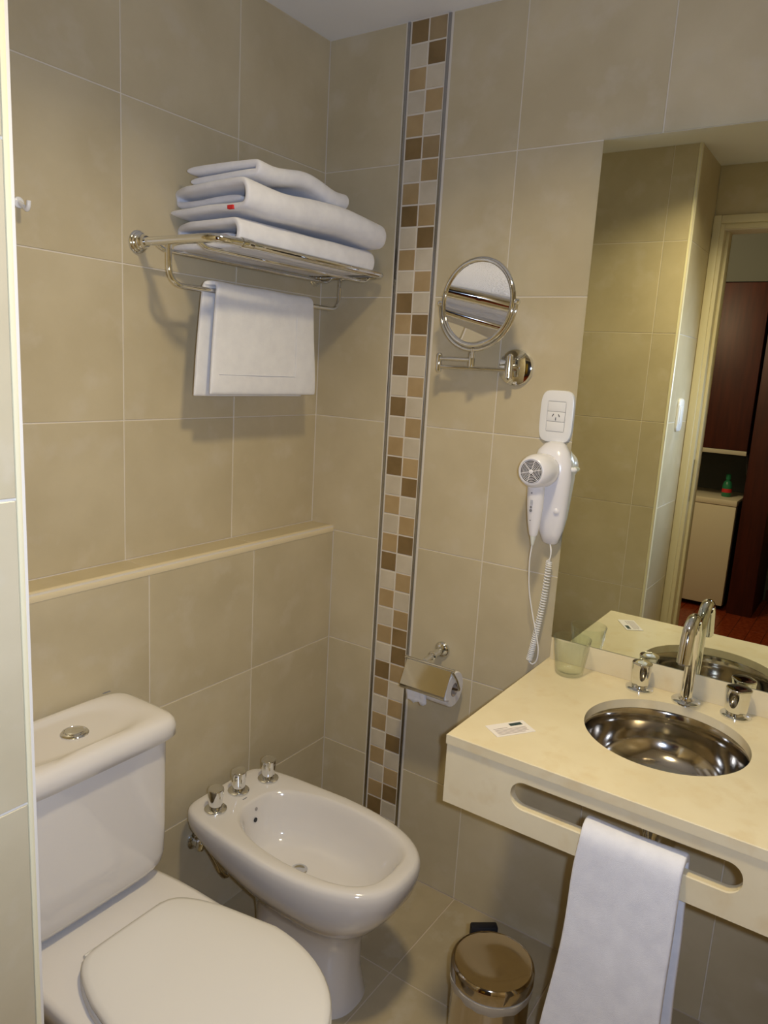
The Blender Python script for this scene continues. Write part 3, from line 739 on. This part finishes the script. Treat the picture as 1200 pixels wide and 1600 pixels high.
tube(bm, smoothline([(-.024, -.768, 1.092), (-.028, -.774, 1.075), (-.029, -.7735, 1.055), (-.028, -.766, 1.048)], 6), .0019, 8)
obj('cord', bm, PLAST, hd)
bm = B(); path = smoothline([(-.022, -.770, 1.047), (-.02, -.766, .96), (-.022, -.758, .88), (-.025, -.751, .82), (-.028, -.746, .785)], 40); NP = len(path)
hel = []; turns = 44; tot = NP * 9
for i in range(tot):
    f = i / (tot - 1) * (NP - 1); k = min(int(f), NP - 2); q = path[k].lerp(path[k + 1], f - k); a = 2 * PI * turns * (1 - (1 - i / tot) ** 1.25)
    hel.append(q + Vector((math.cos(a) * .0068, math.sin(a) * .0068, 0)))
tube(bm, hel, .0017, 5); obj('coiled_cord', bm, PLAST, hd)

# ------------------------------------------------------------------ toilet paper holder
th = thing('toilet_paper_holder', 'chrome toilet paper holder with bent cover plate beside the mosaic', 'holder', (0, -.48, .73))
bm = B(); lathe(bm, [(.0225, 0), (.023, .003), (.021, .008), (.015, .012), (.0105, .014), (.010, .045), (.0125, .052), (.0115, .058), (.006, .060)], (-.0005, -.483, .735), axis=(-1, 0, -.05), n=32); obj('wall_post', bm, CHROME, th)
HY0, HY1 = -.432, -.568
bm = B(); tube(bm, [(-.098, HY0 + .004, .727), (-.098, HY1 - .004, .727)], .0045, 12)
tube(bm, [(-.055, -.483, .7325), (-.096, -.483, .729)], .0075, 14)
for y in (HY0 + .004, HY1 - .004): lathe(bm, [(.0055, -.003), (.0055, .003)], (-.098, y, .727), axis=(0, 1, 0), n=14)
obj('hinge_rod', bm, CHROME, th)
cp = [(-.099, .7275), (-.1315, .664), (-.1328, .6595), (-.1318, .6555), (-.129, .6535), (-.104, .645)]
bm = B()
R = loft(bm, [[Vector((x, y, z)) for x, z in cp] for y in (HY0, HY1)], False, False, closed=False)
o = obj('cover', bm, mat('cover_steel', (.66, .65, .62), .08, 1.0), th, smooth=False); s = o.modifiers.new('s', 'SOLIDIFY'); s.thickness = .0014; s.offset = 0
bm = B(); tube(bm, rounded([(-.097, HY1 + .002, .725), (-.090, HY1 - .012, .70), (-.070, HY1 - .012, .665), (-.070, HY0 + .004, .665)], .01, 5), .0038, 10); obj('spindle', bm, CHROME, th)
tr = thing('toilet_roll', 'white toilet paper roll under the chrome cover', 'toilet paper', (-.072, -.5, .62))
bm = B(); RC = (-.072, -.566, .6655)
R = lathe(bm, [(.019, 0), (.046, 0), (.0475, .0015), (.0475, .106), (.046, .1075), (.019, .1075)], RC, axis=(0, 1, 0), n=56, cap0=False, cap1=False)
for i in range(56): j = (i + 1) % 56; bm.faces.new((R[0][i], R[0][j], R[-1][j], R[-1][i]))
obj('paper', bm, PAPER, tr)
bm = B(); R = lathe(bm, [(.0188, -.0005), (.0188, .108), (.0178, .108), (.0178, -.0005)], RC, axis=(0, 1, 0), n=32, cap0=False, cap1=False)
obj('core', bm, CARDB, tr)
bm = B(); pts_ = [(-.072 - .0478, .66), (-.072 - .0482, .645), (-.1165, .632), (-.1145, .624), (-.1155, .616)]
loft(bm, [[Vector((x - .0015 * math.sin(k * 2.2), y, z + (.004 * math.sin(k * 1.7) if i == 4 else 0))) for i, (x, z) in enumerate(pts_)] for k, y in enumerate([-.445 - .062 * q / 8 for q in range(9)])], False, False, closed=False)
o = obj('loose_sheet', bm, PAPER, tr); s = o.modifiers.new('s', 'SOLIDIFY'); s.thickness = .0006

# ------------------------------------------------------------------ toilet
TX = -.937
to = thing('toilet', 'white close coupled toilet with closed lid and push button cistern', 'toilet', (TX, -.4, 0))
bm = B(); N = 64
loft(bm, [sring(TX, -.15, -.60, .115, 0, 3, .0, .25), sring(TX, -.15, -.60, .113, .03, 3, 0, .25), sring(TX, -.16, -.60, .105, .12, 3, 0, .3), sring(TX, -.13, -.68, .125, .22, 2.8, 0, .2), sring(TX, -.10, -.76, .16, .30, 2.8, 0.05, .15, nf=2.3), sring(TX, -.092, -.79, .176, .355, 3.2, .03, .12, nf=2.2), sring(TX, -.092, -.792, .178, .378, 3.4, .03, .12, nf=2.2), sring(TX, -.096, -.788, .174, .386, 3.4, .03, .12, nf=2.2), sring(TX, -.106, -.778, .165, .388, 3.4, .03, .12, nf=2.2)])
obj('bowl', bm, CERAM, to, ang=70)
def seatring(k, z, dx=0, y0=-.350, y1=-.808, hw=.174, n=8, nf=2.1, tb=.34): return sring(TX + dx, y0 - k, y1 + k, hw - k, z, n, tb, .0, 64, nf)
bm = B(); loft(bm, [seatring(.004, .389), seatring(.0, .391), seatring(.0, .400), seatring(.004, .403)]); obj('seat', bm, SEATM, to, ang=60)
bm = B(); loft(bm, [seatring(.006, .4045), seatring(.002, .4065), seatring(.001, .414), seatring(.005, .4195), seatring(.015, .4225), seatring(.05, .4255), seatring(.10, .4265)]); obj('lid', bm, SEATM, to, ang=70)
for x in (TX - .075, TX + .075):
    bm = B(); lathe(bm, [(.0065, -.013), (.007, -.012), (.007, .012), (.0065, .013)], (x, -.3475, .402), axis=(1, 0, 0), n=18); lathe(bm, [(.010, 0), (.010, .012)], (x, -.345, .387), n=18); obj('hinge', bm, SEATM, to)
# cistern
bm = B()
def tr_(k, z, dz=0, y0=-.092, y1=-.276, hw=.172, n=7): return sring(TX, y0 - k * .3, y1 + k, hw - k, z, n, 0, 0, 72)
loft(bm, [tr_(.070, .392), tr_(.050, .393), tr_(.030, .398), tr_(.014, .410), tr_(.005, .428), tr_(.001, .45), tr_(0, .50), tr_(-.002, .718)])
cis = obj('cistern', bm, CERAM, to, ang=75)
bm = B()
def lr(k, z, y0=-.089, y1=-.296, hw=.187, n=6.5): return sring(TX + .002, y0 - k * .4, y1 + k, hw - k, z, n, 0, 0, 72)
loft(bm, [lr(.006, .7185), lr(.0, .7205), lr(0, .741), lr(.0035, .752), lr(.010, .759), lr(.020, .7625), lr(.034, .7635), sring(TX - .012, -.112, -.262, .148, .7625, 3, 0, 0, 72), sring(TX - .012, -.118, -.256, .138, .7585, 2.8, 0, 0, 72), sring(TX - .012, -.13, -.244, .10, .757, 2.6, 0, 0, 72)])
lid = obj('cistern_lid', bm, CERAM, to, ang=75)
bm = B(); lathe(bm, [(.026, 0), (.0265, .002), (.0245, .0045), (.021, .0055), (.0195, .004), (.0185, .004), (.018, .0065), (.016, .0078), (.004, .0085)], (-.934, -.192, .757), n=40); obj('flush_button', bm, CHROME, lid)
bm = B(); box(bm, -.801, -.783, -.0965, -.0915, .7634, .7638); obj('maker_mark', bm, GREY, lid, smooth=False)['label'] = 'tiny dark printed mark'

# ------------------------------------------------------------------ bidet
BX = -.467
bi = thing('bidet', 'white ceramic bidet with three chrome tap handles', 'bidet', (BX, -.4, 0))
bm = B(); N = 72
S = lambda yb, yf, hw, z, n=2.6, tb=0., tf=0., nf=None: sring(BX, yb, yf, hw, z, n, tb, tf, 72, nf)
rings = [S(-.27, -.575, .098, 0, 2.6), S(-.27, -.572, .096, .012, 2.6), S(-.28, -.560, .086, .08, 2.6), S(-.28, -.562, .084, .15, 2.6), S(-.275, -.578, .09, .205, 2.6),
         S(-.262, -.606, .106, .238, 2.8), S(-.235, -.640, .132, .268, 3.0, .05), S(-.195, -.666, .151, .300, 3.6, .08, .03, 2.7), S(-.150, -.683, .161, .330, 5, .12, .05, 2.7), S(-.116, -.691, .1655, .356, 8, .17, .05, 2.7), S(-.109, -.694, .167, .376, 8, .17, .05, 2.7),
         S(-.110, -.692, .1655, .390, 8, .17, .05, 2.7), S(-.113, -.688, .162, .3965, 8, .17, .05, 2.7), S(-.119, -.682, .156, .3995, 8, .17, .05, 2.7), S(-.130, -.673, .148, .400, 7, .17, .05, 2.7),
         S(-.222, -.657, .134, .400, 3.2, .2, .08), S(-.226, -.653, .130, .3985, 3.1, .2, .08), S(-.230, -.648, .126, .393, 3.0, .2, .08), S(-.234, -.640, .120, .378, 2.8, .18, .1), S(-.240, -.625, .112, .345, 2.6, .15, .1),
         S(-.25, -.60, .100, .31, 2.5, .12, .1), S(-.265, -.565, .082, .287, 2.4), S(-.30, -.50, .050, .277, 2.2), S(-.345, -.425, .026, .2745, 2)]
loft(bm, rings)
bod = obj('body', bm, CERAM, bi, ang=75)
bm = B(); lathe(bm, [(.020, -.004), (.021, .001), (.018, .0022), (.014, .001), (.003, .001)], (BX + .0, -.385, .276), n=32); obj('drain', bm, CHROME, bi)
for dx, dz, r_, m_ in ((-.004, .352, .0058, DARK), (.004, .376, .0045, mat('hole_grey', (.35, .32, .3), .4))):
    bm = B(); lathe(bm, [(r_, 0), (r_, .0012), (r_ * .7, .0014)], (BX + dx, -.2405 if dz < .36 else -.2345, dz), axis=(0, -1, .12), n=20); obj('overflow_hole', bm, m_, bi)
bm = B(); box(bm, BX - .016, BX - .002, -.2085, -.2055, .4001, .4005); bm.transform(Matrix.Identity(4)); obj('maker_mark', bm, GREY, bi, smooth=False)['label'] = 'tiny dark printed mark'
for k, (x, y, lb) in enumerate(((-.555, -.186, 'nearest the toilet'), (-.462, -.171, 'in the middle of the bidet deck'), (-.372, -.190, 'nearest the mosaic wall'))):
    tap('chrome bidet tap handle ' + lb, (x, y, .4002), [.5, 1.1, .2][k], h=.058, r=.0198, sq=.95, flange=.0275)
bv = thing('angle_valve', 'chrome angle valve with flexible hose on the wall behind the bidet', 'valve', (-.535, -D, .262))
bm = B(); lathe(bm, [(.022, 0), (.022, .004), (.012, .007), (.009, .03)], (-.535, -D - .0005, .262), axis=(0, -1, 0), n=24); lathe(bm, [(.012, -.012), (.014, 0), (.014, .014), (.010, .018)], (-.535, -D - .03, .262), axis=(0, -.3, 1), n=20); obj('valve_body', bm, CHROME, bv)
for x0, x1 in ((-.535, -.50), (-.50, -.47)):
    bm = B(); pth = smoothline([(x0, -D - .035, .27), (x0 + .01, -D - .06, .235), (x0 + .025, -D - .075, .19), (x1 + .02, -D - .07, .16), (x1 + .03, -D - .065, .22), (x1 + .02, -.20, .34)], 8)
    tube(bm, pth, .0058, 10); obj('hose', bm, BRUSH, bv)

# ------------------------------------------------------------------ waste bin
BC = Vector((-.448, -.897, 0))
bn = thing('pedal_bin', 'small round stainless steel pedal bin on the floor beneath the counter', 'bin', BC)
bm = B(); lathe(bm, [(.082, 0), (.084, .004), (.084, .012), (.0815, .014), (.0815, .250), (.083, .254)], BC, n=64, cap1=False); obj('body', bm, GOLD, bn)
bm = B(); n_ = 72; 
R0 = [[BC + Vector((math.cos(2 * PI * i / n_), math.sin(2 * PI * i / n_), 0)) * (r_ + (.0025 * noise.noise(Vector((i * .45, z_ * 30, 0))) if 0 < q < 4 else 0)) + Vector((0, 0, z_ + (.007 * noise.noise(Vector((i * .3, 5, 0))) if q == 0 else 0))) for i in range(n_)] for q, (r_, z_) in enumerate(((.0835, .236), (.0855, .244), (.0865, .252), (.0865, .258), (.082, .261)))]
loft(bm, R0, False, False); obj('bag_edge', bm, mat('bin_bag', (.46, .40, .31), .45), bn)
bm = B(); lathe(bm, [(.0855, .261), (.0868, .262), (.0868, .284), (.0855, .2885), (.0815, .2925), (.0805, .2918), (.078, .2912), (.04, .2905), (.003, .2902)], BC, n=72, cap0=False); obj('lid', bm, GOLD, bn, ang=35)
hdv = Vector((.78, .62, 0)).normalized(); sd = Vector((-hdv.y, hdv.x, 0))
bm = B(); pc = BC + hdv * .089
box(bm, -.008, .012, -.030, .030, .243, .300, .004); bm.transform(Matrix.Translation(pc) @ Matrix((hdv, sd, Vector((0, 0, 1)))).transposed().to_4x4()); obj('hinge', bm, DARK, bn)
bm = B(); box(bm, -.045, .005, -.02, .02, .008, .018, .003); bm.transform(Matrix.Translation(BC - hdv * .088) @ Matrix((hdv, sd, Vector((0, 0, 1)))).transposed().to_4x4()); obj('pedal', bm, DARK, bn)

# ------------------------------------------------------------------ light switch, hook
sw = thing('light_switch', 'white light switch plate on the wall beside the door, seen in the mirror', 'switch', (-1.475, YP, 1.365))
bm = B()
def xzring(cx, cz, hw, hh, y, n=5): 
    return [Vector((cx + hw * math.copysign(abs(math.cos(a)) ** (2 / n), math.cos(a)), y, cz + hh * math.copysign(abs(math.sin(a)) ** (2 / n), math.sin(a)))) for a in [2 * PI * i / 48 for i in range(48)]]
loft(bm, [xzring(-1.475, 1.368, .042, .066, YP - .0005), xzring(-1.475, 1.368, .042, .066, YP - .004), xzring(-1.475, 1.368, .038, .062, YP - .009)])
obj('plate', bm, PLAST, sw, ang=50)
boxo('rocker', (-1.496, -1.454, YP - .0115, YP - .008, 1.334, 1.402), PLAST, sw, .001)
hk = thing('wall_hook', 'small white plastic hook on the tiled wall above the cistern', 'hook', (-.90, 0, 1.745))
bm = B(); lathe(bm, [(.010, 0), (.010, .003), (.006, .005)], (-.899, -.0005, 1.752), axis=(0, -1, 0), n=20); obj('base', bm, PLAST, hk)
bm = B(); tube(bm, smoothline([(-.899, -.004, 1.752), (-.899, -.018, 1.744), (-.899, -.028, 1.738), (-.899, -.034, 1.744), (-.899, -.035, 1.753)], 5), .0042, 12); obj('prong', bm, PLAST, hk)
